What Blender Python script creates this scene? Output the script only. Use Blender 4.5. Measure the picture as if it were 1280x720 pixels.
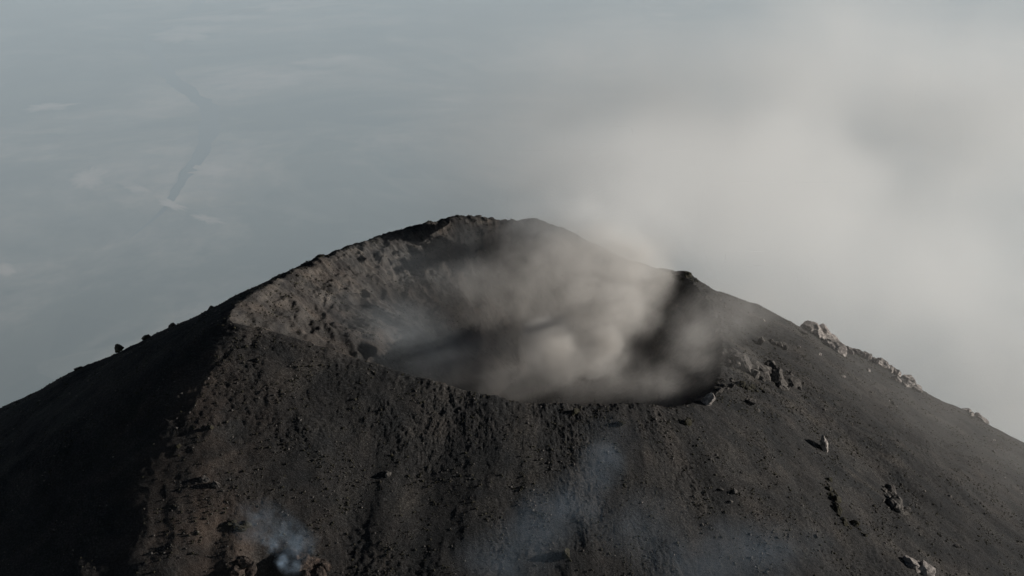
import bpy, bmesh, math, random
import numpy as np
from mathutils import Vector, Matrix, Euler

# ------------------------------------------------------------------ scene, camera, light
scene = bpy.context.scene
for o in list(bpy.data.objects):
    bpy.data.objects.remove(o)
C = scene.collection
PITCH = math.radians(20.0)
FPX = 1758.0                                   # focal length in pixels of the 1280 x 720 photograph
cam_d = bpy.data.cameras.new('camera'); cam = bpy.data.objects.new('camera', cam_d); C.objects.link(cam)
cam_d.sensor_width = 36.0; cam_d.lens = 36.0 * FPX / 1280.0
cam_d.clip_start = 1.0; cam_d.clip_end = 200000.0
cam.location = (0, 0, 0); cam.rotation_euler = (math.radians(90) - PITCH, 0, 0)
scene.camera = cam

SUN_AZ, SUN_EL = math.radians(5.0), math.radians(13.5)     # azimuth from +x towards +y (away from the camera)
SUN_DIR = Vector((math.cos(SUN_EL) * math.cos(SUN_AZ), math.cos(SUN_EL) * math.sin(SUN_AZ), math.sin(SUN_EL)))
world = bpy.data.worlds.new('World'); scene.world = world; world.use_nodes = True
wn = world.node_tree.nodes; wl = world.node_tree.links
sky = wn.new('ShaderNodeTexSky'); sky.sky_type = 'NISHITA'; sky.sun_disc = False
sky.sun_elevation = SUN_EL; sky.sun_rotation = math.radians(90) - SUN_AZ
sky.altitude = 3000.0; sky.air_density = 1.0; sky.dust_density = 1.0
bg = wn['Background']; bg.inputs['Strength'].default_value = 0.02
wl.new(sky.outputs[0], bg.inputs['Color'])
sun_d = bpy.data.lights.new('sun', 'SUN'); sun_d.energy = 5.0; sun_d.angle = math.radians(0.6)
sun_d.color = (1.0, 0.955, 0.895)
sun = bpy.data.objects.new('sun', sun_d); C.objects.link(sun)
sun.rotation_euler = SUN_DIR.to_track_quat('Z', 'Y').to_euler(); sun.location = (0, 0, 400)
scene.view_settings.view_transform = 'Standard'; scene.view_settings.look = 'None'
scene.view_settings.gamma = 1.0; scene.view_settings.exposure = 0.24
scene.view_settings.use_curve_mapping = False
cy = scene.cycles
cy.use_denoising = True
cy.volume_step_rate = 1.6; cy.volume_max_steps = 256; cy.volume_bounces = 3
cy.max_bounces = 4; cy.diffuse_bounces = 2

# ------------------------------------------------------------------ helpers
PLAIN_Z = -2000.0
def at(px, py, y):
    """point on the ray of pixel (px, py) at forward distance y"""
    u = (px - 640.0) / FPX; v = (360.0 - py) / FPX
    dy = math.cos(PITCH) + v * math.sin(PITCH); dz = -math.sin(PITCH) + v * math.cos(PITCH)
    return Vector((u * y / dy, y, dz * y / dy))

def tag(o, label, cat=None, group=None, kind=None):
    o['label'] = label
    if cat: o['category'] = cat
    if group: o['group'] = group
    if kind: o['kind'] = kind
    return o

def _hash(ix, iy, seed):
    h = (ix.astype(np.int64) * 374761393 + iy.astype(np.int64) * 668265263 + seed * 974634777) & 0xffffffff
    h = ((h ^ (h >> 13)) * 1274126177) & 0xffffffff
    return (h ^ (h >> 16)) & 0xffffffff

def perlin(x, y, seed=0):
    x = np.asarray(x, dtype=np.float64); y = np.asarray(y, dtype=np.float64)
    ix = np.floor(x); iy = np.floor(y); fx = x - ix; fy = y - iy
    ux = fx * fx * fx * (fx * (fx * 6 - 15) + 10); uy = fy * fy * fy * (fy * (fy * 6 - 15) + 10)
    def g(ax, ay, dx, dy):
        a = _hash(ax, ay, seed) * (2 * math.pi / 4294967296.0)
        return np.cos(a) * dx + np.sin(a) * dy
    n00 = g(ix, iy, fx, fy); n10 = g(ix + 1, iy, fx - 1, fy)
    n01 = g(ix, iy + 1, fx, fy - 1); n11 = g(ix + 1, iy + 1, fx - 1, fy - 1)
    a = n00 + ux * (n10 - n00); b = n01 + ux * (n11 - n01)
    return (a + uy * (b - a)) * 1.5

def fbm(x, y, seed=0, octv=4, gain=0.5):
    s = 0; a = 1.0
    for i in range(octv):
        s = s + a * perlin(x * 2.03 ** i + 17.3 * i, y * 2.03 ** i - 9.1 * i, seed + i); a *= gain
    return s

def ridged(x, y, seed=0, octv=3, gain=0.5):
    s = 0; a = 1.0
    for i in range(octv):
        s = s + a * (1 - 2 * np.abs(perlin(x * 2.1 ** i + 3.7 * i, y * 2.1 ** i + 5.9 * i, seed + i))); a *= gain
    return s

def sstep(a, b, x):
    t = np.clip((x - a) / (b - a), 0, 1)
    return t * t * (3 - 2 * t)

# ------------------------------------------------------------------ the volcano's shape
RIM_PX = [(290, 400, 370), (300, 380, 385), (345, 352, 410), (400, 326, 437), (460, 303, 462), (530, 280, 485), (590, 273, 500),
          (640, 280, 505), (690, 280, 505), (740, 308, 502), (800, 333, 495), (855, 347, 480), (888, 388, 455), (902, 432, 422),
          (896, 478, 392), (870, 505, 374), (830, 506, 366), (760, 504, 362), (700, 506, 360), (640, 500, 358), (560, 482, 360),
          (480, 458, 363), (400, 433, 366), (335, 413, 368)]
CEN = np.array([10.0, 425.0])
_rp = np.array([tuple(at(*p)) for p in RIM_PX])
def _catmull(P, n):
    out = []
    N = len(P)
    for i in range(N):
        p0, p1, p2, p3 = P[i - 1], P[i], P[(i + 1) % N], P[(i + 2) % N]
        t = np.linspace(0, 1, n, endpoint=False)[:, None]
        out.append(0.5 * (2 * p1 + (p2 - p0) * t + (2 * p0 - 5 * p1 + 4 * p2 - p3) * t ** 2 + (3 * p1 - p0 - 3 * p2 + p3) * t ** 3))
    return np.concatenate(out)
RIM = _catmull(_rp, 20)
_phi = np.unwrap(np.arctan2(RIM[:, 1] - CEN[1], RIM[:, 0] - CEN[0]))
if _phi[-1] < _phi[0]:
    RIM = RIM[::-1]; _phi = np.unwrap(np.arctan2(RIM[:, 1] - CEN[1], RIM[:, 0] - CEN[0]))
_phm = np.mod(_phi, 2 * math.pi); _ordr = np.argsort(_phm)
_phs = _phm[_ordr]; _rr = np.hypot(RIM[:, 0] - CEN[0], RIM[:, 1] - CEN[1])[_ordr]
def rim_r(phi):
    return np.interp(np.mod(phi, 2 * math.pi), _phs, _rr, period=2 * math.pi)

def lerp_az(phi_deg, table):
    a = np.array([t[0] for t in table], float); v = np.array([t[1] for t in table], float)
    return np.interp(np.mod(phi_deg, 360.0), a, v, period=360.0)
SLOPE_TAB = [(0, 0.60), (30, 0.60), (60, 0.62), (90, 0.64), (140, 0.60), (170, 0.56), (190, 0.57), (215, 0.62), (235, 0.66), (270, 0.66), (300, 0.64), (330, 0.60)]

FUM = at(332, 708, 308.0)
def rim_info(x, y):
    """distance to the rim, height of the nearest rim point, index along the rim"""
    n = len(x); D = np.empty(n); Z = np.empty(n); S = np.empty(n)
    R = RIM[::2]
    rx, ry, rz = R[:, 0].astype(np.float32), R[:, 1].astype(np.float32), R[:, 2]
    for a in range(0, n, 60000):
        b = min(n, a + 60000)
        dx = x[a:b, None].astype(np.float32) - rx[None]; dy = y[a:b, None].astype(np.float32) - ry[None]
        d2 = dx * dx + dy * dy
        w = np.exp(-np.clip((d2 - d2.min(1, keepdims=True)) / (2 * (6.0 + 0.12 * np.sqrt(d2.min(1, keepdims=True))) ** 2), 0, 60))
        D[a:b] = np.sqrt(d2.min(1)); Z[a:b] = (w * rz[None]).sum(1) / w.sum(1)
    return D, Z

def height(x, y, detail=True):
    x = np.asarray(x, float).ravel(); y = np.asarray(y, float).ravel()
    px, pyy = x - CEN[0], y - CEN[1]
    rc = np.hypot(px, pyy); phi = np.arctan2(pyy, px); pdeg = np.degrees(phi)
    D, RZ = rim_info(x, y)
    inside = rc < rim_r(phi)
    sl = lerp_az(pdeg, SLOPE_TAB)
    # outer flank: straight scree slope with a rounded lip, flattening far down onto the plain
    dd = np.sqrt(D * D + 9.0) - 3.0
    zo = RZ - sl * dd
    zo = zo + 2.5 * sstep(8, 45, D) * np.exp(-((np.mod(pdeg - 38 + 180, 360) - 180) / 30.0) ** 2)     # shoulder behind the pale outcrops
    far = PLAIN_Z - 12.0
    k = 160.0
    q = np.clip((zo - far) / k, -30, 60)
    zo = np.where(zo - far > 8 * k, zo, far + k * np.log1p(np.exp(q)))
    # inner wall: steep rock above, scree below, bowl floor
    wall = np.where(D < 13, 0.95 * D, 12.35 + 0.52 * (D - 13)) * sstep(-2, 4, D)
    zi = RZ - wall
    floor = -214.0
    qi = np.clip((zi - floor) / 7.0, -30, 60)
    zi = np.where(zi - floor > 60, zi, floor + 7.0 * np.log1p(np.exp(qi)))
    z = np.where(inside, zi, zo)
    if not detail:
        return z
    sd = np.where(inside, -D, D)
    near = 1 - sstep(250, 900, D)
    u = phi * 80.0
    wx = 6 * perlin(x / 31.0, y / 31.0, 50); wy = 6 * perlin(x / 31.0 + 7, y / 31.0 + 3, 51)
    # broad undulation
    z = z + near * sstep(0, 30, D) * np.where(inside, 1.0, 1.9) * fbm((x + wx) / 42.0, (y + wy) / 42.0, 1, 3)
    # gullies running down the slopes
    gu = u + 0.9 * wx
    gul_o = ridged(gu / 21.0, D / 120.0, 7, 3)
    z = z + np.where(inside, 0, near * sstep(4, 40, D) * (0.16 * gul_o - 0.06))
    gul_f = fbm(gu / 6.0, D / 17.0, 21, 3)
    z = z + np.where(inside, 0, near * sstep(1, 14, D) * 0.13 * gul_f)
    crag = ridged((gu + 2.5 * wy) / 19.0, (D + wx) / 17.0, 31, 4, 0.55)
    blk = ridged((x + wx) / 11.0, (y + wy) / 11.0, 37, 4, 0.55)
    topw = sstep(0.5, 6, D) * (1 - 0.65 * sstep(22, 46, D))
    z = z + np.where(inside, topw * (1.0 * crag + 1.15 * blk - 0.9) + sstep(2, 12, D) * (1 - sstep(30, 50, D)) * (2.6 * ridged((x + wx) / 24.0, (y + wy) / 24.0, 43, 2) - 1.0) + 0.9 * sstep(8, 20, D) * fbm((x + wx) / 9.0, (y + wy) / 9.0, 39, 4, 0.6), 0)
    # rim lip is broken
    lip = np.exp(-(D / 7.0) ** 2)
    z = z + lip * np.where(y < CEN[1] - 20, 0.45, 1.0) * (0.95 * fbm(x / 9.0, y / 9.0, 61, 5, 0.6) + 0.35 * ridged(x / 3.1, y / 3.1, 64, 2))
    for (qx, qy, qd, qh, qr) in ((858, 345, 482, 1.3, 7.0), (590, 272, 500, 1.0, 7.0), (672, 280, 505, 0.9, 8.0), (402, 324, 437, 0.8, 4.0)):
        c = at(qx, qy, qd); z = z + qh * np.exp(-((x - c.x) ** 2 + (y - c.y) ** 2) / qr ** 2)
    # fumarole hollow with a rusty bank on its sunlit side
    fx, fy = x - FUM[0], y - FUM[1]
    z = z - 5.5 * np.exp(-(fx / 4.2) ** 2 - (np.where(fy > 0, fy / 4.0, fy / 14.0)) ** 2) * (1 + 0.3 * perlin(x / 2.5, y / 2.5, 66))
    z = z + 2.4 * np.exp(-((fx + 7.5) / 4.0) ** 2 - ((fy + 3) / 9.0) ** 2) + 2.0 * np.exp(-((fx - 9.5) / 4.0) ** 2 - ((fy + 2) / 4.5) ** 2)
    # lumps, blocks and clinker at metre scale
    m1 = fbm(x / 6.5, y / 6.5, 71, 3, 0.55)
    rough = 0.35 + 0.95 * sstep(-0.25, 0.55, fbm(x / 26.0, y / 26.0, 75, 3))
    m2 = fbm(x / 1.7, y / 1.7, 81, 3, 0.62)
    m3 = np.abs(perlin(x / 1.05 + 40, y / 1.05, 91)) + 0.7 * np.abs(perlin(x / 0.62, y / 0.62 + 9, 92))
    nn = 1 - sstep(120, 300, D)
    z = z + nn * (0.26 * m1 + rough * (0.16 * m2 - 0.22 * m3) * np.where(inside, 1.5, 1.0))
    return z

def streak_at(x, y):
    """bands of coarser and finer debris running down the slopes"""
    ph = np.arctan2(y - CEN[1], x - CEN[0]); rc = np.hypot(x - CEN[0], y - CEN[1])
    w = 5 * perlin(x / 23.0, y / 23.0, 150)
    return np.clip(0.5 + 0.55 * fbm((ph * 95.0 + w) / 9.0, rc / 55.0, 151, 4, 0.6), 0, 1)
def height1(x, y):
    return float(height(np.array([x]), np.array([y]))[0])

def hit(px, py):
    """first point where the ray of a pixel meets the volcano"""
    ys = np.arange(230.0, 640.0, 0.4)
    d = at(px, py, 1.0)
    z = height(d.x * ys, ys)
    gap = d.z * ys - z
    k = np.argmax(gap < 0) if (gap < 0).any() else int(np.argmin(gap))
    return Vector((d.x * ys[k], ys[k], z[k])), ys[k] / 1.0

# ------------------------------------------------------------------ materials
def new_mat(name):
    m = bpy.data.materials.new(name); m.use_nodes = True
    nt = m.node_tree; b = nt.nodes['Principled BSDF']
    return m, nt, b

def ramp(nt, fac, stops):
    r = nt.nodes.new('ShaderNodeValToRGB'); el = r.color_ramp.elements
    while len(el) < len(stops): el.new(0.5)
    for e, (p, c) in zip(el, stops):
        e.position = p; e.color = (*c, 1)
    nt.links.new(fac, r.inputs[0]); return r.outputs[0]

def noise(nt, vec, scale, detail=4, rough=0.6, dist=0.0):
    n = nt.nodes.new('ShaderNodeTexNoise'); n.inputs['Scale'].default_value = scale
    n.inputs['Detail'].default_value = detail; n.inputs['Roughness'].default_value = rough; n.inputs['Distortion'].default_value = dist
    if vec is not None: nt.links.new(vec, n.inputs['Vector'])
    return n.outputs['Fac']

def mixc(nt, fac, a, b, mode='MIX'):
    m = nt.nodes.new('ShaderNodeMix'); m.data_type = 'RGBA'; m.blend_type = mode
    for s, v in ((m.inputs[0], fac), (m.inputs[6], a), (m.inputs[7], b)):
        if hasattr(v, 'is_output'): nt.links.new(v, s)
        elif isinstance(v, (int, float)): s.default_value = v
        else: s.default_value = (*v, 1)
    return m.outputs[2]

def mathn(nt, op, a, b=None, c=None, clamp=False):
    m = nt.nodes.new('ShaderNodeMath'); m.operation = op; m.use_clamp = clamp
    for s, v in zip(m.inputs, (a, b, c)):
        if v is None: continue
        if hasattr(v, 'is_output'): nt.links.new(v, s)
        else: s.default_value = v
    return m.outputs[0]

def geo_pos(nt):
    return nt.nodes.new('ShaderNodeNewGeometry').outputs['Position']

def ash_material():
    m, nt, b = new_mat('volcanic_ash')
    pos = geo_pos(nt)
    sep = nt.nodes.new('ShaderNodeSeparateXYZ'); nt.links.new(pos, sep.inputs[0])
    fine = noise(nt, pos, 1.9, 6, 0.78)
    mid = noise(nt, pos, 0.12, 5, 0.6)
    big = noise(nt, pos, 0.022, 4, 0.55)
    col = ramp(nt, fine, [(0.34, (0.006, 0.006, 0.006)), (0.50, (0.0188, 0.0192, 0.0195)), (0.62, (0.0415, 0.042, 0.042)), (0.74, (0.100, 0.099, 0.097))])
    tint = ramp(nt, mid, [(0.36, (0.72, 0.74, 0.76)), (0.5, (1.0, 0.98, 0.96)), (0.66, (1.32, 1.24, 1.15))])
    col = mixc(nt, 1.0, col, tint, 'MULTIPLY')
    # oxidised, rusty ground
    att = nt.nodes.new('ShaderNodeAttribute'); att.attribute_name = 'rust'
    rust = mathn(nt, 'MULTIPLY', att.outputs['Fac'], ramp(nt, noise(nt, pos, 0.09, 4, 0.6), [(0.35, (0.1,) * 3), (0.62, (1,) * 3)]), clamp=True)
    col = mixc(nt, rust, col, mixc(nt, fine, (0.050, 0.034, 0.026), (0.150, 0.105, 0.078)))
    att2 = nt.nodes.new('ShaderNodeAttribute'); att2.attribute_name = 'wall'
    wcol = mixc(nt, fine, (0.021, 0.020, 0.0193), (0.102, 0.0955, 0.090))
    wf = mathn(nt, 'MULTIPLY', att2.outputs['Fac'], ramp(nt, noise(nt, pos, 0.07, 5, 0.62, 0.4), [(0.36, (0.25,) * 3), (0.58, (1,) * 3)]))
    mps = nt.nodes.new('ShaderNodeMapping'); nt.links.new(pos, mps.inputs[0]); mps.inputs['Scale'].default_value = (0.035, 0.035, 0.42)
    wcol = mixc(nt, 1.0, wcol, ramp(nt, noise(nt, mps.outputs[0], 1.0, 5, 0.65, 0.5), [(0.36, (0.5, 0.5, 0.52)), (0.52, (1.0, 0.98, 0.95)), (0.66, (1.5, 1.42, 1.32))]), 'MULTIPLY')
    col = mixc(nt, wf, col, wcol)
    st = nt.nodes.new('ShaderNodeAttribute'); st.attribute_name = 'streak'
    col = mixc(nt, 1.0, col, ramp(nt, st.outputs['Fac'], [(0.2, (0.76, 0.77, 0.78)), (0.5, (1, 1, 1)), (0.8, (1.38, 1.33, 1.28))]), 'MULTIPLY')
    # far below the summit the mountain is green
    green = mathn(nt, 'MULTIPLY_ADD', sep.outputs['Z'], -1 / 500.0, -700 / 500.0, clamp=True)
    col = mixc(nt, green, col, mixc(nt, big, (0.03, 0.05, 0.025), (0.07, 0.085, 0.04)))
    nt.links.new(col, b.inputs['Base Color'])
    b.inputs['Roughness'].default_value = 0.95; b.inputs['Specular IOR Level'].default_value = 0.15
    bp = nt.nodes.new('ShaderNodeBump'); bp.inputs['Strength'].default_value = 0.75; bp.inputs['Distance'].default_value = 0.45
    hsum = mathn(nt, 'MULTIPLY_ADD', noise(nt, pos, 3.2, 3, 0.6), 0.5, fine)
    nt.links.new(hsum, bp.inputs['Height']); nt.links.new(bp.outputs[0], b.inputs['Normal'])
    return m

def rock_material(name, dark, light, seed=0.0):
    m, nt, b = new_mat(name)
    tc = nt.nodes.new('ShaderNodeTexCoord').outputs['Object']
    pos = geo_pos(nt)
    f = noise(nt, pos, 1.1, 6, 0.7); g = noise(nt, pos, 0.35 + seed, 4, 0.6)
    col = ramp(nt, f, [(0.3, tuple(c * 0.7 for c in dark)), (0.5, dark), (0.68, light)])
    col = mixc(nt, 1.0, col, ramp(nt, g, [(0.36, (0.6, 0.58, 0.57)), (0.6, (1.1, 1.08, 1.05))]), 'MULTIPLY')
    sp = nt.nodes.new('ShaderNodeSeparateXYZ'); nt.links.new(nt.nodes.new('ShaderNodeNewGeometry').outputs['Normal'], sp.inputs[0])
    dust = mathn(nt, 'MULTIPLY_ADD', sp.outputs['Z'], 1.6, mathn(nt, 'MULTIPLY_ADD', g, 1.6, -1.75), clamp=True)
    col = mixc(nt, mathn(nt, 'MULTIPLY', dust, 0.6), col, (0.030, 0.029, 0.0275))     # ash settled on ledges
    nt.links.new(col, b.inputs['Base Color'])
    b.inputs['Roughness'].default_value = 0.92; b.inputs['Specular IOR Level'].default_value = 0.2
    bp = nt.nodes.new('ShaderNodeBump'); bp.inputs['Strength'].default_value = 0.9; bp.inputs['Distance'].default_value = 0.4
    nt.links.new(mathn(nt, 'ADD', f, noise(nt, pos, 3.5, 4, 0.6)), bp.inputs['Height']); nt.links.new(bp.outputs[0], b.inputs['Normal'])
    return m

M_ASH = ash_material()
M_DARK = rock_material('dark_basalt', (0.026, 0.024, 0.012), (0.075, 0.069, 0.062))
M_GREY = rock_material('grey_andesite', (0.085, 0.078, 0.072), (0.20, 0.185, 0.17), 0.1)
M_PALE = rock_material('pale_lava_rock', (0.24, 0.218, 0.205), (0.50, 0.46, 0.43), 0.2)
M_RUST = rock_material('rusty_lava_rock', (0.040, 0.030, 0.025), (0.125, 0.094, 0.076), 0.3)

# ------------------------------------------------------------------ volcano mesh (one sheet, polar grid round the crater)
def volcano():
    NP = 1700
    # finer towards the camera and the visible sides, coarser behind
    t = np.linspace(0, 1, NP, endpoint=False)
    dens = lambda a: 1.0 + 0.9 * np.exp(-((np.mod(a + 90 + 180, 360) - 180) / 75.0) ** 2)
    aa = np.linspace(-180, 180, 4001); cum = np.concatenate([[0], np.cumsum((dens(aa[1:]) + dens(aa[:-1])) / 2)]); cum /= cum[-1]
    phi = np.radians(np.interp(t, cum, aa))
    rr = rim_r(phi)
    inner = np.concatenate([np.linspace(0.02, 0.3, 14, endpoint=False), np.linspace(0.3, 0.99, 150, endpoint=False)])
    outer_d = [0.0]; st = 0.32
    while outer_d[-1] < 4200:
        outer_d.append(outer_d[-1] + st)
        if outer_d[-1] > 75: st *= 1.035
    outer_d = np.array(outer_d)
    rows = [rr * f for f in inner] + [rr + d for d in outer_d]
    r = np.array(rows)
    X = (CEN[0] + r * np.cos(phi)[None]).ravel(); Y = (CEN[1] + r * np.sin(phi)[None]).ravel()
    Z = height(X, Y)
    nr = len(rows)
    co = np.stack([X, Y, Z], 1).astype(np.float32)
    i = np.arange(nr - 1)[:, None] * NP; j = np.arange(NP)[None]; jn = (j + 1) % NP
    quads = np.stack([i + j, i + NP + j, i + NP + jn, i + jn], -1).reshape(-1, 4).astype(np.int32)
    me = bpy.data.meshes.new('volcano')
    ncap = len(co); co = np.concatenate([co, [[CEN[0], CEN[1], float(Z[:NP].mean())]]]).astype(np.float32)
    tri = np.stack([np.full(NP, ncap), np.arange(NP), (np.arange(NP) + 1) % NP], 1).astype(np.int32)
    me.vertices.add(len(co)); me.vertices.foreach_set('co', co.ravel())
    loops = np.concatenate([quads.ravel(), tri.ravel()])
    me.loops.add(len(loops)); me.loops.foreach_set('vertex_index', loops)
    starts = np.concatenate([np.arange(len(quads)) * 4, len(quads) * 4 + np.arange(NP) * 3]).astype(np.int32)
    me.polygons.add(len(starts)); me.polygons.foreach_set('loop_start', starts)
    me.polygons.foreach_set('use_smooth', np.ones(len(starts), bool))
    me.update(calc_edges=True)
    # what the ground is made of, by place
    rc = np.hypot(X - CEN[0], Y - CEN[1]); inside = rc < np.tile(rr, nr) * 1.003
    az = np.degrees(np.arctan2(Y - CEN[1], X - CEN[0]))
    xl = X + 86
    rust = 0.28 * np.exp(-((X + 84) / 17.0) ** 2) * sstep(372, 335, Y) + 0.06
    rust = rust + 0.35 * np.exp(-((X - FUM[0]) / 16.0) ** 2 - ((Y - FUM[1]) / 12.0) ** 2)
    rust = np.where(inside, 0.25, rust)
    Dr = np.tile(rr, nr) - rc
    wall = np.where(inside, sstep(30, 70, np.abs(az + 90)) * (1 - 0.82 * sstep(10, 30, Dr + 5 * fbm(X / 14.0, Y / 14.0, 501, 3))), 0)
    streak = streak_at(X, Y)
    for nm, v in (('rust', rust), ('wall', wall), ('streak', streak)):
        at_ = me.attributes.new(nm, 'FLOAT', 'POINT')
        at_.data.foreach_set('value', np.concatenate([np.clip(v, 0, 1), [0]]).astype(np.float32))
    me.materials.append(M_ASH)
    o = bpy.data.objects.new('volcano_terrain', me); C.objects.link(o)
    tag(o, 'dark ash covered volcano summit with an open crater', 'volcano', kind='structure')
    print('volcano quads', len(quads))
    return o
volcano()

# ------------------------------------------------------------------ the plain far below, river and sandbanks
def flat_mesh(name, pts, z, mat):
    bm = bmesh.new()
    vs = [bm.verts.new((p[0], p[1], z)) for p in pts]
    bm.faces.new(vs)
    bmesh.ops.triangulate(bm, faces=bm.faces[:])
    me = bpy.data.meshes.new(name); bm.to_mesh(me); bm.free(); me.materials.append(mat)
    o = bpy.data.objects.new(name, me); C.objects.link(o); return o

def plain_material(sand=False):
    m, nt, b = new_mat('river_sand' if sand else 'plain_fields')
    pos = geo_pos(nt)
    mp = nt.nodes.new('ShaderNodeMapping'); nt.links.new(pos, mp.inputs[0]); mp.inputs['Scale'].default_value = (0.001, 0.001, 0.0)
    v = mp.outputs[0]
    vo = nt.nodes.new('ShaderNodeTexVoronoi'); vo.inputs['Scale'].default_value = 2.2; nt.links.new(v, vo.inputs['Vector'])
    cell = nt.nodes.new('ShaderNodeSeparateColor'); nt.links.new(vo.outputs['Color'], cell.inputs[0])
    big = noise(nt, v, 0.42, 7, 0.66, 0.8)
    mid = noise(nt, v, 1.3, 5, 0.65, 0.3)
    col = ramp(nt, big, [(0.35, (0.010, 0.020, 0.024)), (0.45, (0.07, 0.078, 0.07)), (0.53, (0.30, 0.25, 0.21)), (0.63, (0.74, 0.57, 0.48))])
    col = mixc(nt, 0.35, col, ramp(nt, cell.outputs[0], [(0.1, (0.03, 0.05, 0.035)), (0.6, (0.10, 0.11, 0.07)), (0.95, (0.24, 0.21, 0.15))]))
    col = mixc(nt, 1.0, col, ramp(nt, mid, [(0.35, (0.6, 0.65, 0.68)), (0.65, (1.35, 1.3, 1.25))]), 'MULTIPLY')
    if sand:
        at_ = nt.nodes.new('ShaderNodeAttribute'); at_.attribute_name = 'core'
        f = mathn(nt, 'MULTIPLY', at_.outputs['Fac'], ramp(nt, noise(nt, v, 2.6, 6, 0.7), [(0.36, (0.35,) * 3), (0.55, (1,) * 3)]), clamp=True)
        col = mixc(nt, f, col, mixc(nt, mid, (0.58, 0.43, 0.36), (0.90, 0.71, 0.60)))
    nt.links.new(col, b.inputs['Base Color']); b.inputs['Roughness'].default_value = 0.95; b.inputs['Specular IOR Level'].default_value = 0.1
    return m
def flat_material(name, c0, c1, scale, rough=0.9):
    m, nt, b = new_mat(name)
    n = noise(nt, geo_pos(nt), scale, 5, 0.65)
    nt.links.new(mixc(nt, n, c0, c1), b.inputs['Base Color']); b.inputs['Roughness'].default_value = rough
    b.inputs['Specular IOR Level'].default_value = 0.1
    return m
HALF = 80000.0
pl = flat_mesh('plain', [(-HALF, -HALF), (HALF, -HALF), (HALF, HALF), (-HALF, HALF)], PLAIN_Z, plain_material())
tag(pl, 'hazy farmland plain far below the volcano', 'plain', kind='structure')

def on_plain(px, py):
    d = at(px, py, 1.0); return np.array([d.x, 1.0]) * (PLAIN_Z / d.z)
def ribbon(name, px_pts, w, z, mat, seed):
    P = _catmull_open(np.array([on_plain(*p) for p in px_pts]), 24)
    t = np.gradient(P, axis=0); t /= np.linalg.norm(t, axis=1)[:, None]; n = np.stack([-t[:, 1], t[:, 0]], 1)
    s = np.arange(len(P)) / 9.0
    wl_ = w * (1 + 0.45 * fbm(s, s * 0 + seed, seed, 2)); wr_ = w * (1 + 0.45 * fbm(s, s * 0 + seed + 50, seed + 3, 2))
    tp = np.clip((len(P) - 1 - np.arange(len(P))) / 90.0, 0.04, 1.0); wl_ = wl_ * tp; wr_ = wr_ * tp
    L = P + n * wl_[:, None]; R_ = P - n * wr_[:, None]
    verts = [(a[0], a[1], z) for a in L] + [(a[0], a[1], z) for a in R_]
    k = len(P)
    faces = [(i, k + i, k + i + 1, i + 1) for i in range(k - 1)]
    me = bpy.data.meshes.new(name); me.from_pydata(verts, [], faces); me.materials.append(mat)
    o = bpy.data.objects.new(name, me); C.objects.link(o); return o
def _catmull_open(P, n):
    out = []
    for i in range(len(P) - 1):
        p0, p1, p2, p3 = P[max(i - 1, 0)], P[i], P[i + 1], P[min(i + 2, len(P) - 1)]
        t = np.linspace(0, 1, n, endpoint=False)[:, None]
        out.append(0.5 * (2 * p1 + (p2 - p0) * t + (2 * p0 - 5 * p1 + 4 * p2 - p3) * t ** 2 + (3 * p1 - p0 - 3 * p2 + p3) * t ** 3))
    return np.concatenate(out)
M_RIVER = flat_material('river_water', (0.035, 0.05, 0.058), (0.06, 0.075, 0.08), 0.002, 0.5)
M_SAND = plain_material(True)
rv = ribbon('river', [(290, -60), (250, 0), (232, 28), (192, 48), (205, 88), (240, 118), (262, 140), (255, 185), (228, 225), (205, 262), (160, 300)], 60, PLAIN_Z + 3, M_RIVER, 5)
tag(rv, 'dark river winding over the hazy plain', 'river', kind='structure')
def blob(px, py, hw, hh, tilt, seed):
    """uneven patch on the plain round a pixel"""
    pts = []
    for k in range(64):
        a = 2 * math.pi * k / 64
        r = 1 + 0.38 * float(fbm(np.array([math.cos(a) * 1.6 + seed * 3.1]), np.array([math.sin(a) * 1.6]), seed, 4, 0.65)[0])
        dx, dy = hw * r * math.cos(a), hh * r * math.sin(a)
        pts.append(on_plain(px + dx, py + dy - dx * tilt))
    return pts
SANDS = [(330, 98, 62, 11, 0.06, 11), (235, 42, 34, 9, 0.16, 12), (275, 22, 50, 7, 0.1, 19), (266, 215, 20, 6, 0.0, 13), (112, 222, 17, 10, 0.2, 14), (165, 234, 16, 5, -0.35, 15),
         (258, 275, 15, 4, -0.2, 16), (215, 257, 14, 4, -0.3, 17), (8, 338, 9, 6, 0.0, 18), (400, 78, 34, 5, 0.12, 20), (345, 10, 60, 5, 0.08, 22), (60, 135, 26, 4, 0.1, 23)]
for (px, py, hw, hh, tl, sd) in SANDS:
    ring = blob(px, py, hw, hh, tl, sd); c0 = on_plain(px, py)
    verts = [(c0[0], c0[1], PLAIN_Z + 5)]
    for q in (0.45, 1.0, 1.35): verts += [tuple(c0 + (np.array(p) - c0) * q) + (PLAIN_Z + 5,) for p in ring]
    nr_ = len(ring); faces = [(0, 1 + k, 1 + (k + 1) % nr_) for k in range(nr_)]
    for l in range(2): faces += [(1 + l * nr_ + k, 1 + (l + 1) * nr_ + k, 1 + (l + 1) * nr_ + (k + 1) % nr_, 1 + l * nr_ + (k + 1) % nr_) for k in range(nr_)]
    me = bpy.data.meshes.new('sandbank'); me.from_pydata(verts, [], faces); me.materials.append(M_SAND)
    me.attributes.new('core', 'FLOAT', 'POINT').data.foreach_set('value', np.array([1.0] + [1.0] * nr_ + [0.6] * nr_ + [0.0] * nr_, np.float32))
    o = bpy.data.objects.new('sandbank', me); C.objects.link(o)
    tag(o, 'pale sand flat on the hazy plain', 'sandbank', 'pale sand flats along the river', kind='structure')

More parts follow.
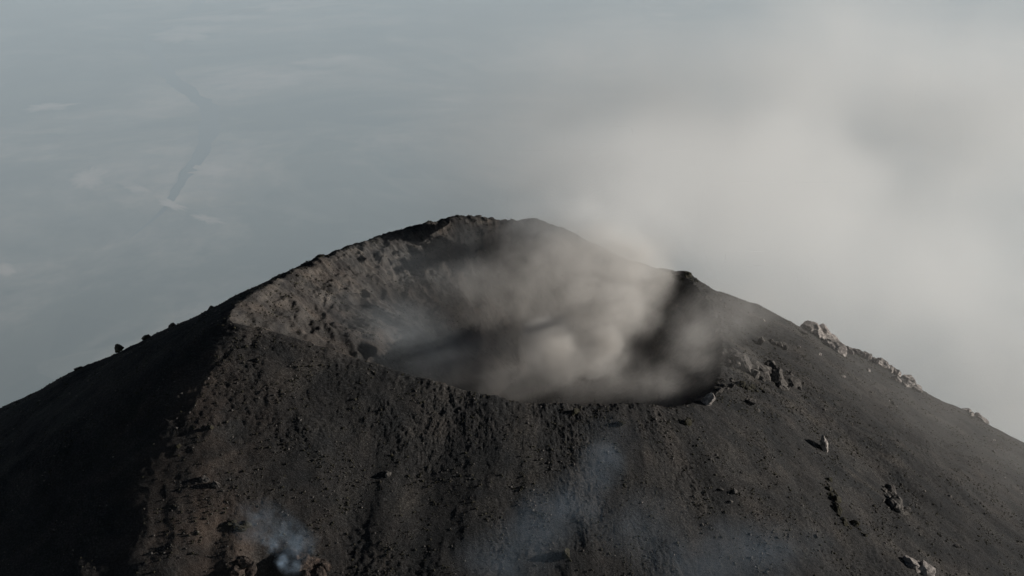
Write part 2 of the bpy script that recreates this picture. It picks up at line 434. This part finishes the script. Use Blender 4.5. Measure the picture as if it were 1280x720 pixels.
# ------------------------------------------------------------------ rocks
def rock_mesh(name, seed, dims, sub=4, cuts=16, rough=0.16, mat=None, spread=0.0):
    """angular rock: a ball cut by random planes, then broken up by noise"""
    rng = np.random.default_rng(seed)
    bm = bmesh.new(); bmesh.ops.create_icosphere(bm, subdivisions=sub, radius=1.0)
    p = np.array([v.co[:] for v in bm.verts])
    d = p.copy()
    nrm = rng.normal(size=(cuts, 3)); nrm /= np.linalg.norm(nrm, axis=1)[:, None]
    for n in nrm:
        c = rng.uniform(0.45, 0.85); e = p @ n - c
        p = p - np.clip(e, 0, None)[:, None] * n * 0.94
    a = fbm(d[:, 0] * 1.7 + d[:, 2] * 1.1 + seed, d[:, 1] * 1.7 - d[:, 2] * 0.9, seed, 4, 0.6)
    b = ridged(d[:, 0] * 2.6 - d[:, 1] * 0.7 + seed, d[:, 2] * 2.6 + d[:, 1], seed + 9, 3, 0.55)
    p = p * (1 + rough * a + rough * 0.55 * b)[:, None]
    p = p * np.array(dims)[None]
    for v, c in zip(bm.verts, p): v.co = c
    for f in bm.faces: f.smooth = False
    me = bpy.data.meshes.new(name); bm.to_mesh(me); bm.free()
    me.materials.append(mat)
    return me

def surf(x, y):
    e = 1.5
    h = height(np.array([x, x + e, x - e, x, x]), np.array([y, y, y, y + e, y - e]))
    n = Vector((-(h[1] - h[2]) / (2 * e), -(h[3] - h[4]) / (2 * e), 1)).normalized()
    return float(h[0]), n

def hero(name, px, py, wpx, hpx, dpt, seed, mat, label, cat='rock', tilt=0.0, sink=0.25, group=None, blocks=0, cuts=16, rough=0.16):
    p, y = hit(px, py + hpx * 0.25)
    mpp = math.hypot(p.x, p.y, p.z) / FPX
    w, h = wpx * mpp / 2, hpx * mpp / 2
    dims = (w, max(dpt * mpp / 2, 0.4), h)
    me = rock_mesh(name, seed, dims, 4, cuts, rough, mat)
    rot = Euler((0, tilt, 0))
    if not blocks:
        o = bpy.data.objects.new(name, me); C.objects.link(o)
        o.location = (p.x, p.y + dims[1] * 0.2, p.z + h * (1 - 2 * sink)); o.rotation_euler = rot
    else:
        o = bpy.data.objects.new(name, None); C.objects.link(o); o.location = (p.x, p.y, p.z)
        rng = random.Random(seed)
        n = blocks * 2
        for k in range(n):
            f = (k + 0.5) / n - 0.5 + rng.uniform(-.06, .06)
            g = rng.uniform(-0.28, 0.34)
            bx_ = px + f * wpx * math.cos(tilt) - g * hpx * math.sin(tilt) * 0.6
            by_ = py + hpx * 0.12 + f * wpx * math.sin(tilt) + g * hpx * math.cos(tilt)
            q, _ = hit(bx_, by_)
            _, nn = surf(q.x, q.y)
            r = (0.5 * hpx * mpp) * (rng.uniform(0.62, 1.0) if k % 2 else rng.uniform(0.3, 0.6)) * (1 - 0.7 * abs(f))
            bme = rock_mesh('rock_block', seed * 7 + k, (r * rng.uniform(1.0, 1.6), r * rng.uniform(0.9, 1.2), r * rng.uniform(0.75, 1.0)), 3, cuts, rough, mat)
            c = bpy.data.objects.new('rock_block', bme); C.objects.link(c); c.parent = o
            c.location = q + nn * r * (0.5 - sink * 1.4) - o.location
            c.rotation_euler = (rng.uniform(-.4, .4), rng.uniform(-.3, .3) + tilt * 0.8, rng.uniform(-.6, .6))
    tag(o, label, cat, group)
    return o

hero('rock_outcrop', 1030, 416, 52, 34, 34, 3, M_PALE, 'pale broken lava outcrop standing on the skyline of the sunny flank', 'outcrop', 0.75, 0.3, blocks=6)
hero('rock_outcrop', 1102, 454, 108, 26, 30, 8, M_PALE, 'long pale jagged outcrop running down the sunny skyline', 'outcrop', 0.52, 0.27, blocks=11)
hero('rock_outcrop', 1219, 516, 36, 16, 16, 13, M_PALE, 'small wedge of pale rock lowest on the sunny skyline', 'outcrop', 0.5, 0.3, blocks=3)
hero('standing_rock', 886, 501, 17, 26, 15, 17, M_PALE, 'pale pointed rock standing at the end of the near crater rim', 'rock', 0.25, 0.22)
hero('rock_crag', 930, 455, 46, 30, 30, 21, M_GREY, 'dark grey crag at the edge of the crater smoke', 'crag', 0.4, 0.25, blocks=6)
hero('rock_crag', 964, 466, 56, 32, 30, 24, M_GREY, 'broad dark crag with sunlit tips beside the crater edge', 'crag', 0.6, 0.25, blocks=7)
hero('rock_crag', 973, 428, 24, 15, 18, 27, M_GREY, 'small dark crag between the pale outcrop and the crater', 'crag', 0.5, 0.25, blocks=3)
hero('rock_crag', 908, 482, 30, 13, 14, 121, M_GREY, 'low rubble ledge beside the pale pointed rock', 'crag', -0.5, 0.25, blocks=4)
hero('rock_crag', 992, 474, 26, 12, 14, 124, M_GREY, 'scattered low ledge downhill of the broad dark crag', 'crag', 0.8, 0.3, blocks=4)
hero('rock_crag', 938, 484, 34, 11, 14, 127, M_DARK, 'black rubble ledge under the dark crags', 'crag', 0.3, 0.3, blocks=5)
hero('standing_rock', 951, 428, 12, 16, 12, 29, M_GREY, 'upright grey rock on top of the dark crag at the crater edge', 'rock', 0.2, 0.2)
hero('standing_rock', 1029, 555, 10, 30, 12, 31, M_PALE, 'narrow upright pale rock alone on the ash flank', 'rock', -0.15, 0.25)
hero('rock_outcrop', 1120, 624, 44, 24, 30, 35, M_GREY, 'rounded grey outcrop low on the sunny flank', 'outcrop', 0.9, 0.35, blocks=6)
hero('rock_outcrop', 1152, 712, 50, 32, 30, 38, M_PALE, 'pinkish pale outcrop at the foot of the sunny flank', 'outcrop', 0.5, 0.35, blocks=3)
hero('rim_crag', 856, 346, 34, 14, 22, 41, M_DARK, 'dark crag forming a bump on the far crater rim', 'crag', 0.25, 0.3, blocks=3)
hero('rim_crag', 596, 273, 44, 12, 20, 44, M_GREY, 'rough crag on the highest point of the far crater rim', 'crag', 0.05, 0.35, blocks=4)
hero('rim_crag', 640, 277, 10, 9, 10, 47, M_DARK, 'small dark knob on the far crater rim', 'crag', 0, 0.3)
hero('boulder', 148, 432, 11, 13, 11, 51, M_DARK, 'lone boulder silhouetted on the shadowed skyline', 'boulder', 0.2, 0.15)
for (qx, qy, qw, qh, sd) in ((96, 461, 12, 7, 141), (184, 418, 14, 8, 143), (214, 405, 12, 8, 145), (263, 381, 9, 6, 147)):
    hero('boulder', qx, qy, qw, qh, 10, sd, M_DARK, 'low dark rock breaking the line of the shadowed skyline', 'boulder', -0.4, 0.46, group='low rocks along the shadowed skyline')
hero('boulder', 258, 600, 15, 10, 12, 55, M_GREY, 'grey boulder beside the shadow line on the ash slope', 'boulder', 0.3, 0.42)
hero('boulder', 271, 606, 16, 11, 12, 57, M_GREY, 'grey split boulder just below another near the shadow line', 'boulder', 0.4, 0.42)
hero('fumarole_bank', 384, 700, 46, 40, 26, 61, M_RUST, 'rusty brown rock bank on the sunny side of the smoking hollow', 'outcrop', 0.2, 0.4, blocks=5)
hero('fumarole_bank', 300, 708, 26, 26, 22, 64, M_RUST, 'rusty brown rock bank on the shaded side of the smoking hollow', 'outcrop', -0.2, 0.4, blocks=3)
hero('fumarole_rock', 298, 655, 22, 16, 16, 67, M_DARK, 'dark broken rocks above the smoking hollow', 'outcrop', 0.3, 0.3, blocks=3)
hero('boulder', 719, 516, 12, 10, 10, 71, M_DARK, 'black boulder on the lip of the near crater rim', 'boulder', 0.1, 0.25)
hero('boulder', 746, 500, 10, 7, 8, 73, M_DARK, 'small black boulder on the edge of the smoke filled crater', 'boulder', 0.1, 0.3)
hero('boulder', 776, 531, 11, 9, 10, 75, M_DARK, 'black boulder a little below the near crater rim', 'boulder', 0.1, 0.25)
hero('boulder', 940, 503, 13, 11, 10, 77, M_GREY, 'round grey boulder between the pointed rock and the dark crags', 'boulder', 0.1, 0.25)
hero('boulder', 860, 528, 13, 12, 10, 79, M_DARK, 'dark angular boulder downhill from the pale pointed rock', 'boulder', 0.4, 0.25)
hero('rock_outcrop', 1045, 625, 60, 16, 20, 83, M_DARK, 'broken dark rib of rock halfway down the ash flank', 'outcrop', 1.2, 0.35, blocks=8)
hero('rock_outcrop', 708, 694, 13, 14, 14, 87, M_DARK, 'dark boulder with a lit edge in the blue fumes', 'boulder', 0.1, 0.2)
hero('rock_outcrop', 1003, 415, 14, 7, 10, 89, M_GREY, 'flat grey ledge touching the pale outcrop on the skyline', 'outcrop', 0.3, 0.3)
hero('rock_outcrop', 400, 322, 12, 6, 9, 91, M_DARK, 'small dark knob where the shadowed skyline meets the crater', 'crag', -0.3, 0.3)
hero('rock_outcrop', 1066, 656, 44, 13, 20, 93, M_DARK, 'dark rock ledge below the broken rib', 'outcrop', 0.6, 0.35, blocks=3)

# loose boulders one can pick out
PROTO = {}
for mk, mt in (('dark', M_DARK), ('grey', M_GREY), ('pale', M_PALE)):
    PROTO[mk] = [rock_mesh('boulder', 200 + 10 * len(PROTO) + k, (1, 0.8 + 0.1 * (k % 3), 0.7 + 0.08 * (k % 4)), 2, 12, 0.2, mt) for k in range(6)]
rng = np.random.default_rng(12)
def project(x, y, z):
    fw = y * math.cos(PITCH) - z * math.sin(PITCH); up = y * math.sin(PITCH) + z * math.cos(PITCH)
    return 640 + FPX * x / fw, 360 - FPX * up / fw
def scatter(n, seed):
    """random points of the ground in view, with a patchy density"""
    r = np.random.default_rng(seed)
    x = r.uniform(-190, 240, n); y = r.uniform(285, 545, n)
    z = height(x, y, True)
    px, py = project(x, y, z)
    rc = np.hypot(x - CEN[0], y - CEN[1]); ph = np.arctan2(y - CEN[1], x - CEN[0]); ins = rc < rim_r(ph)
    keep = (px > -25) & (px < 1305) & (py > 240) & (py < 745)
    az = np.degrees(ph)
    keep &= np.where(ins, (az > 60) | (az < -150), (az < 75) & (az > -165) | (x < -60) | (rc < rim_r(ph) + 6))
    return x[keep], y[keep], z[keep], px[keep], py[keep], ins[keep], az[keep]
bx, by, bz, bpx, bpy_, bins, baz = scatter(5200, 5)
dens = 0.10 + 0.9 * sstep(0.0, 0.6, fbm(bx / 24.0, by / 24.0, 301, 3))
dens = dens * np.where(bpx > 840, 1.0, 0.42)
sel = rng.random(len(bx)) < dens * 0.30
idx = np.nonzero(sel)[0][:290]
for k in idx:
    x, y, z = bx[k], by[k], bz[k]
    if bins[k]:
        mk, lab, grp = 'grey', 'small loose boulder lodged on the inner wall of the crater', 'boulders on the inner crater wall'
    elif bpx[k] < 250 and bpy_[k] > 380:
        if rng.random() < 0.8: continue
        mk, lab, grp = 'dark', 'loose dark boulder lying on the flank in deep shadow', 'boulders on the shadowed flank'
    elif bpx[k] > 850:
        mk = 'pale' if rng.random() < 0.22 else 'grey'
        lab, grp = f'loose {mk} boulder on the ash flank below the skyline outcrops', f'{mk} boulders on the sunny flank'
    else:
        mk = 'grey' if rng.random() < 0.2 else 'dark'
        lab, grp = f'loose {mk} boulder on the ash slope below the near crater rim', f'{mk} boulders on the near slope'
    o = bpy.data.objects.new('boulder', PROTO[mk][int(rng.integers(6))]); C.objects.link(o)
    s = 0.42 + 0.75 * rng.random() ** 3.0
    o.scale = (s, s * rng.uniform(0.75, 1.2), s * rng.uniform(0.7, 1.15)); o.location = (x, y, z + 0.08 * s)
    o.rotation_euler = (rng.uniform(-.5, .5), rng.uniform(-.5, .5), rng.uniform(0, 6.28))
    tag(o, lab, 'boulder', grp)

# scree: stones too small to pick apart
def scree():
    sx, sy, sz, spx, spy, sins, saz = scatter(210000, 9)
    d = 0.15 + 0.85 * sstep(-0.15, 0.5, fbm(sx / 13.0, sy / 13.0, 401, 4, 0.6))
    d = d * np.where(spx < 240, 0.35, 1.0) * (1 + 2.5 * np.exp(-((spx - 945) / 55) ** 2 - ((spy - 470) / 40) ** 2)) * (0.35 + 1.1 * streak_at(sx, sy))
    r = np.random.default_rng(3)
    k = np.nonzero(r.random(len(sx)) < d * 0.85)[0][:60000]
    bm = bmesh.new(); bmesh.ops.create_icosphere(bm, subdivisions=1, radius=1.0)
    base = np.array([v.co[:] for v in bm.verts]); fac = np.array([[v.index for v in f.verts] for f in bm.faces]); bm.free()
    n = len(k); nb = len(base)
    s = 0.11 + 0.26 * r.random(n) ** 3.4
    jit = 1 + 0.32 * r.normal(size=(n, nb, 1)).clip(-1.6, 1.6)
    an = r.uniform(0, 2 * math.pi, n); ca, sa = np.cos(an), np.sin(an)
    st = np.stack([r.uniform(0.7, 1.4, n), r.uniform(0.7, 1.4, n), r.uniform(0.5, 1.0, n)], 1)
    v = base[None] * jit * st[:, None] * s[:, None, None]
    vx = v[..., 0] * ca[:, None] - v[..., 1] * sa[:, None]; vy = v[..., 0] * sa[:, None] + v[..., 1] * ca[:, None]
    co = np.stack([vx + sx[k][:, None], vy + sy[k][:, None], v[..., 2] + (sz[k] + 0.15 * s)[:, None]], -1).reshape(-1, 3).astype(np.float32)
    lp = (fac[None] + (np.arange(n) * nb)[:, None, None]).reshape(-1, 3).astype(np.int32)
    me = bpy.data.meshes.new('scree'); me.vertices.add(len(co)); me.vertices.foreach_set('co', co.ravel())
    me.loops.add(lp.size); me.loops.foreach_set('vertex_index', lp.ravel())
    me.polygons.add(len(lp)); me.polygons.foreach_set('loop_start', (np.arange(len(lp)) * 3).astype(np.int32))
    mi = np.where(r.random(n) < 0.22, 1, 0).astype(np.int32)
    me.polygons.foreach_set('material_index', np.repeat(mi, len(fac)))
    me.update(calc_edges=True); me.materials.append(M_DARK); me.materials.append(M_GREY)
    o = bpy.data.objects.new('scree', me); C.objects.link(o)
    tag(o, 'loose dark stones strewn over the volcano slopes', 'scree', kind='stuff')
scree()

# ------------------------------------------------------------------ air: thin haze everywhere, thicker mist lying over the plain
def box_mesh(name, lo, hi):
    bm = bmesh.new(); bmesh.ops.create_cube(bm, size=1.0)
    for v in bm.verts: v.co = [lo[i] + (v.co[i] + 0.5) * (hi[i] - lo[i]) for i in range(3)]
    me = bpy.data.meshes.new(name); bm.to_mesh(me); bm.free(); return me
def volume_material(name, color, density, aniso=0.0, attr=''):
    m = bpy.data.materials.new(name); m.use_nodes = True; nt = m.node_tree; nt.nodes.clear()
    out = nt.nodes.new('ShaderNodeOutputMaterial'); v = nt.nodes.new('ShaderNodeVolumePrincipled')
    v.inputs['Color'].default_value = (*color, 1); v.inputs['Density'].default_value = density
    v.inputs['Anisotropy'].default_value = aniso; v.inputs['Density Attribute'].default_value = attr
    nt.links.new(v.outputs[0], out.inputs['Volume']); return m
def air(name, lo, hi, mat, label):
    me = box_mesh(name, lo, hi); me.materials.append(mat)
    o = bpy.data.objects.new(name, me); C.objects.link(o); tag(o, label, name, kind='stuff'); return o
air('haze', (-82000, -82000, PLAIN_Z - 30), (82000, 82000, 12), volume_material('haze_air', (0.90, 0.95, 1.0), 5.0e-6, 0.0), 'thin blue haze filling the air over plain and volcano')
air('mist', (-79000, -79000, PLAIN_Z + 12), (79000, 79000, -300), volume_material('mist_air', (0.82, 0.93, 1.0), 1.6e-4, 0.0), 'blue grey mist lying over the plain below the summit')

# ------------------------------------------------------------------ smoke
class F:
    """field expression for the smoke's density"""
    nt = None
    def __init__(s, sock): s.s = sock
    @staticmethod
    def m(op, *a, clamp=False): return F(mathn(F.nt, op, *[x.s if isinstance(x, F) else x for x in a], clamp=clamp))
    @staticmethod
    def v(op, a, b, out=0):
        n = F.nt.nodes.new('ShaderNodeVectorMath'); n.operation = op
        for i, x in enumerate((a, b)):
            if x is None: continue
            if isinstance(x, F): F.nt.links.new(x.s, n.inputs[i])
            else: n.inputs[i].default_value = x
        return F(n.outputs[out])
    def __add__(s, o): return F.m('ADD', s, o)
    def __sub__(s, o): return F.m('SUBTRACT', s, o)
    def __mul__(s, o): return F.m('MULTIPLY', s, o)
    def max0(s): return F.m('MAXIMUM', s, 0.0)

def smoke(name, label, lo, hi, vox, puffs, warp, mat, erode=0.35, nscale=0.06, gain=1.0, cat='smoke', soft=1.0, stretch=(1, 1, 1), fine=0.30):
    """puffs: (centre, radii, density); a voxel grid filled by a field of soft, noise-broken puffs"""
    me = bpy.data.meshes.new(name); me.from_pydata([tuple(p[0]) for p in puffs], [], []); me.materials.append(mat)
    o = bpy.data.objects.new(name, me); C.objects.link(o)
    nt = bpy.data.node_groups.new(name, 'GeometryNodeTree'); F.nt = nt
    nt.interface.new_socket('Geometry', in_out='INPUT', socket_type='NodeSocketGeometry')
    nt.interface.new_socket('Geometry', in_out='OUTPUT', socket_type='NodeSocketGeometry')
    out = nt.nodes.new('NodeGroupOutput')
    P = F(nt.nodes.new('GeometryNodeInputPosition').outputs[0])
    Ps = F.v('MULTIPLY', P, stretch)
    def nz(scale, det, rough, vec=Ps, off=0.0):
        n = nt.nodes.new('ShaderNodeTexNoise'); n.inputs['Scale'].default_value = scale; n.inputs['Detail'].default_value = det
        n.inputs['Roughness'].default_value = rough
        nt.links.new(F.v('ADD', vec, (off, off * 0.7, off * 1.3)).s, n.inputs['Vector']); return n
    wv = F(nz(nscale * 0.55, 2.0, 0.5).outputs['Color'])
    wv = F.v('SUBTRACT', wv, (0.5, 0.5, 0.5)); wv = F.v('MULTIPLY', wv, (warp * 2,) * 3)
    wv2 = F(nz(nscale * 2.2, 5.0, 0.62, off=31.0).outputs['Color'])
    wv2 = F.v('SUBTRACT', wv2, (0.5, 0.5, 0.5)); wv2 = F.v('MULTIPLY', wv2, (warp * 0.7,) * 3)
    Q = F.v('ADD', F.v('ADD', P, wv), wv2)
    tot = None
    for c, r, d in puffs:
        q = F.v('DIVIDE', F.v('SUBTRACT', Q, tuple(c)), tuple(r))
        d2 = F.v('DOT_PRODUCT', q, q, 1)
        k = (F.m('SUBTRACT', 1.0, d2)).max0()
        k = F.m('POWER', k, soft) * d
        tot = k if tot is None else tot + k
    n = F(nz(nscale, 3.0, 0.55, off=77.0, vec=F.v('ADD', Ps, wv2)).outputs['Fac'])
    n2 = F(nz(nscale * 3.0, 7.0, 0.66, off=13.0).outputs['Fac'])
    b1 = (n - erode).max0() * (1.0 / (0.5 - erode))
    b2 = (n2 - fine).max0() * (1.0 / (0.5 - fine))
    dens = tot * b1 * b2 * gain
    vc = nt.nodes.new('GeometryNodeVolumeCube')
    nt.links.new(dens.s, vc.inputs['Density'])
    vc.inputs['Min'].default_value = lo; vc.inputs['Max'].default_value = hi
    for ax, i in (('Resolution X', 0), ('Resolution Y', 1), ('Resolution Z', 2)):
        vc.inputs[ax].default_value = max(4, int((hi[i] - lo[i]) / vox))
    sm = nt.nodes.new('GeometryNodeSetMaterial'); sm.inputs['Material'].default_value = mat
    nt.links.new(vc.outputs[0], sm.inputs[0]); nt.links.new(sm.outputs[0], out.inputs[0])
    md = o.modifiers.new('smoke', 'NODES'); md.node_group = nt
    tag(o, label, cat, kind='stuff')
    return o

def puff(px, py, y, rx, ry, rz, d): return (at(px, py, y), (rx, ry, rz), d)
M_ASHSMOKE = volume_material('ash_smoke', (0.82, 0.79, 0.75), 1.0, 0.0, 'density')
M_CLOUD = volume_material('drifting_smoke', (0.92, 0.92, 0.91), 1.0, 0.3, 'density')
M_BLUE = volume_material('fumarole_gas', (0.64, 0.81, 1.0), 1.0, 0.0, 'density')
M_VEIL = volume_material('crater_gas', (0.80, 0.86, 0.90), 1.0, 0.0, 'density')

smoke('crater_smoke', 'brown grey ash smoke billowing out of the crater', (-55, 360, -225), (115, 540, -100), 0.95, [
    puff(650, 400, 450, 30, 24, 26, 0.036), puff(688, 440, 420, 13, 12, 12, 0.09), puff(752, 434, 425, 10, 9, 11, 0.12),
    puff(725, 365, 450, 26, 20, 22, 0.036), puff(788, 375, 450, 13, 13, 20, 0.05), puff(630, 462, 415, 32, 17, 14, 0.036),
    puff(755, 326, 478, 30, 22, 16, 0.050), puff(700, 312, 484, 28, 20, 16, 0.024), puff(800, 340, 476, 16, 18, 13, 0.045), puff(835, 482, 394, 18, 11, 9, 0.022),
    puff(862, 440, 412, 13, 11, 24, 0.030), puff(905, 392, 428, 20, 13, 14, 0.018), puff(900, 450, 405, 18, 12, 20, 0.012),
    puff(700, 480, 402, 44, 16, 10, 0.028), puff(560, 462, 408, 26, 16, 14, 0.016), puff(600, 370, 462, 30, 26, 28, 0.006), puff(480, 400, 430, 34, 26, 20, 0.006),
    puff(960, 392, 435, 24, 16, 12, 0.007), puff(800, 470, 405, 20, 12, 9, 0.012)],
    11.0, M_ASHSMOKE, 0.22, 0.042, fine=0.30, gain=0.62)
smoke('crater_smoke', 'dense rounded ash puffs swelling up inside the crater', (-40, 375, -220), (85, 470, -130), 0.75, [
    puff(684, 428, 415, 9, 8, 8, 0.10), puff(700, 455, 412, 9, 7, 7, 0.07), puff(752, 428, 420, 6.5, 6, 6.5, 0.14), puff(740, 452, 415, 7, 6, 6, 0.08),
    puff(775, 385, 432, 9, 8, 10, 0.05), puff(735, 380, 436, 10, 9, 10, 0.04)],
    3.5, M_ASHSMOKE, 0.12, 0.10, soft=0.6, fine=0.12, gain=1.25)
smoke('rising_smoke', 'light smoke lifting over the far crater rim', (-40, 450, -195), (110, 550, -80), 1.5, [
    puff(742, 302, 490, 26, 18, 17, 0.030), puff(700, 288, 494, 24, 16, 15, 0.018), puff(790, 326, 484, 17, 16, 13, 0.030), puff(760, 270, 505, 32, 24, 20, 0.012), puff(660, 300, 488, 20, 15, 16, 0.008)],
    9.0, M_CLOUD, 0.26, 0.045, fine=0.30)
smoke('crater_fumes', 'thin blue fumes hanging under the sunlit inner crater wall', (-75, 370, -205), (10, 480, -140), 1.6, [
    puff(450, 405, 410, 18, 16, 13, 0.004), puff(510, 430, 405, 22, 18, 15, 0.009), puff(500, 350, 445, 26, 20, 18, 0.003), puff(585, 335, 465, 20, 18, 18, 0.004)],
    8.0, M_VEIL, 0.2, 0.05, cat='fumes', fine=0.15)
smoke('smoke_cloud', 'pale smoke cloud drifting away behind the volcano', (-140, 490, -520), (760, 1500, 8), 7.5, [
    puff(725, 268, 520, 44, 30, 30, 0.014), puff(790, 285, 530, 46, 34, 28, 0.016), puff(800, 245, 580, 75, 60, 44, 0.010),
    puff(690, 200, 640, 85, 70, 50, 0.0040), puff(900, 215, 680, 110, 100, 65, 0.0065), puff(1000, 205, 760, 130, 120, 75, 0.0055),
    puff(1130, 165, 860, 180, 150, 95, 0.0050), puff(1270, 120, 1000, 150, 260, 120, 0.0055), puff(1020, 330, 760, 160, 120, 80, 0.0050),
    puff(1230, 390, 900, 120, 240, 110, 0.0050), puff(1285, 500, 850, 80, 300, 105, 0.0055), puff(950, 115, 850, 170, 150, 90, 0.0045), puff(830, 130, 760, 140, 120, 75, 0.0035), puff(1060, 60, 980, 170, 170, 90, 0.0030), puff(640, 90, 900, 150, 130, 70, 0.0018), puff(870, 330, 640, 80, 60, 50, 0.006)],
    95.0, M_CLOUD, 0.27, 0.0085, fine=0.27, soft=1.5, gain=0.9)
smoke('slope_fumes', 'thin blue fumes rising off the ash slope', (-30, 285, -215), (55, 352, -150), 0.8, [
    puff(750, 596, 330, 8, 7, 9, 0.010), puff(722, 622, 324, 10, 7, 9, 0.006), puff(690, 650, 318, 16, 9, 10, 0.006), puff(640, 690, 310, 16, 8, 10, 0.006), puff(770, 560, 338, 11, 6, 9, 0.004), puff(800, 660, 318, 18, 9, 11, 0.004)],
    6.0, M_BLUE, 0.18, 0.07, cat='fumes', fine=0.2, gain=0.75)
smoke('slope_fumes', 'faint blue fumes low on the slope beneath the pointed rock', (22, 285, -225), (95, 345, -175), 0.8, [
    puff(920, 700, 312, 18, 9, 11, 0.006), puff(850, 715, 308, 16, 9, 10, 0.004), puff(985, 690, 318, 13, 8, 8, 0.003)],
    6.0, M_BLUE, 0.18, 0.07, cat='fumes', fine=0.2, gain=0.75)
smoke('fumarole_smoke', 'small white smoke wisp curling from the rusty hollow', (-75, 290, -200), (-38, 325, -165), 0.3, [
    puff(352, 700, 303, 1.9, 1.6, 2.4, 0.10), puff(342, 686, 304, 1.5, 1.4, 2.6, 0.10), puff(331, 677, 305, 2.2, 1.4, 1.3, 0.05), puff(366, 707, 303, 3.0, 2, 2.4, 0.04),
    puff(368, 678, 305, 7, 4, 6, 0.020), puff(330, 655, 306, 9, 4, 8, 0.012)],
    2.4, M_BLUE, 0.36, 0.32)
smoke('smoke_veil', 'thin brown smoke veil drifting over the sunny flank', (50, 370, -300), (300, 540, -120), 5.0, [
    puff(980, 390, 455, 34, 30, 16, 0.0020), puff(1120, 450, 450, 64, 42, 32, 0.0022), puff(1260, 560, 440, 80, 50, 46, 0.0026)],
    12.0, M_ASHSMOKE, 0.2, 0.03, fine=0.1)
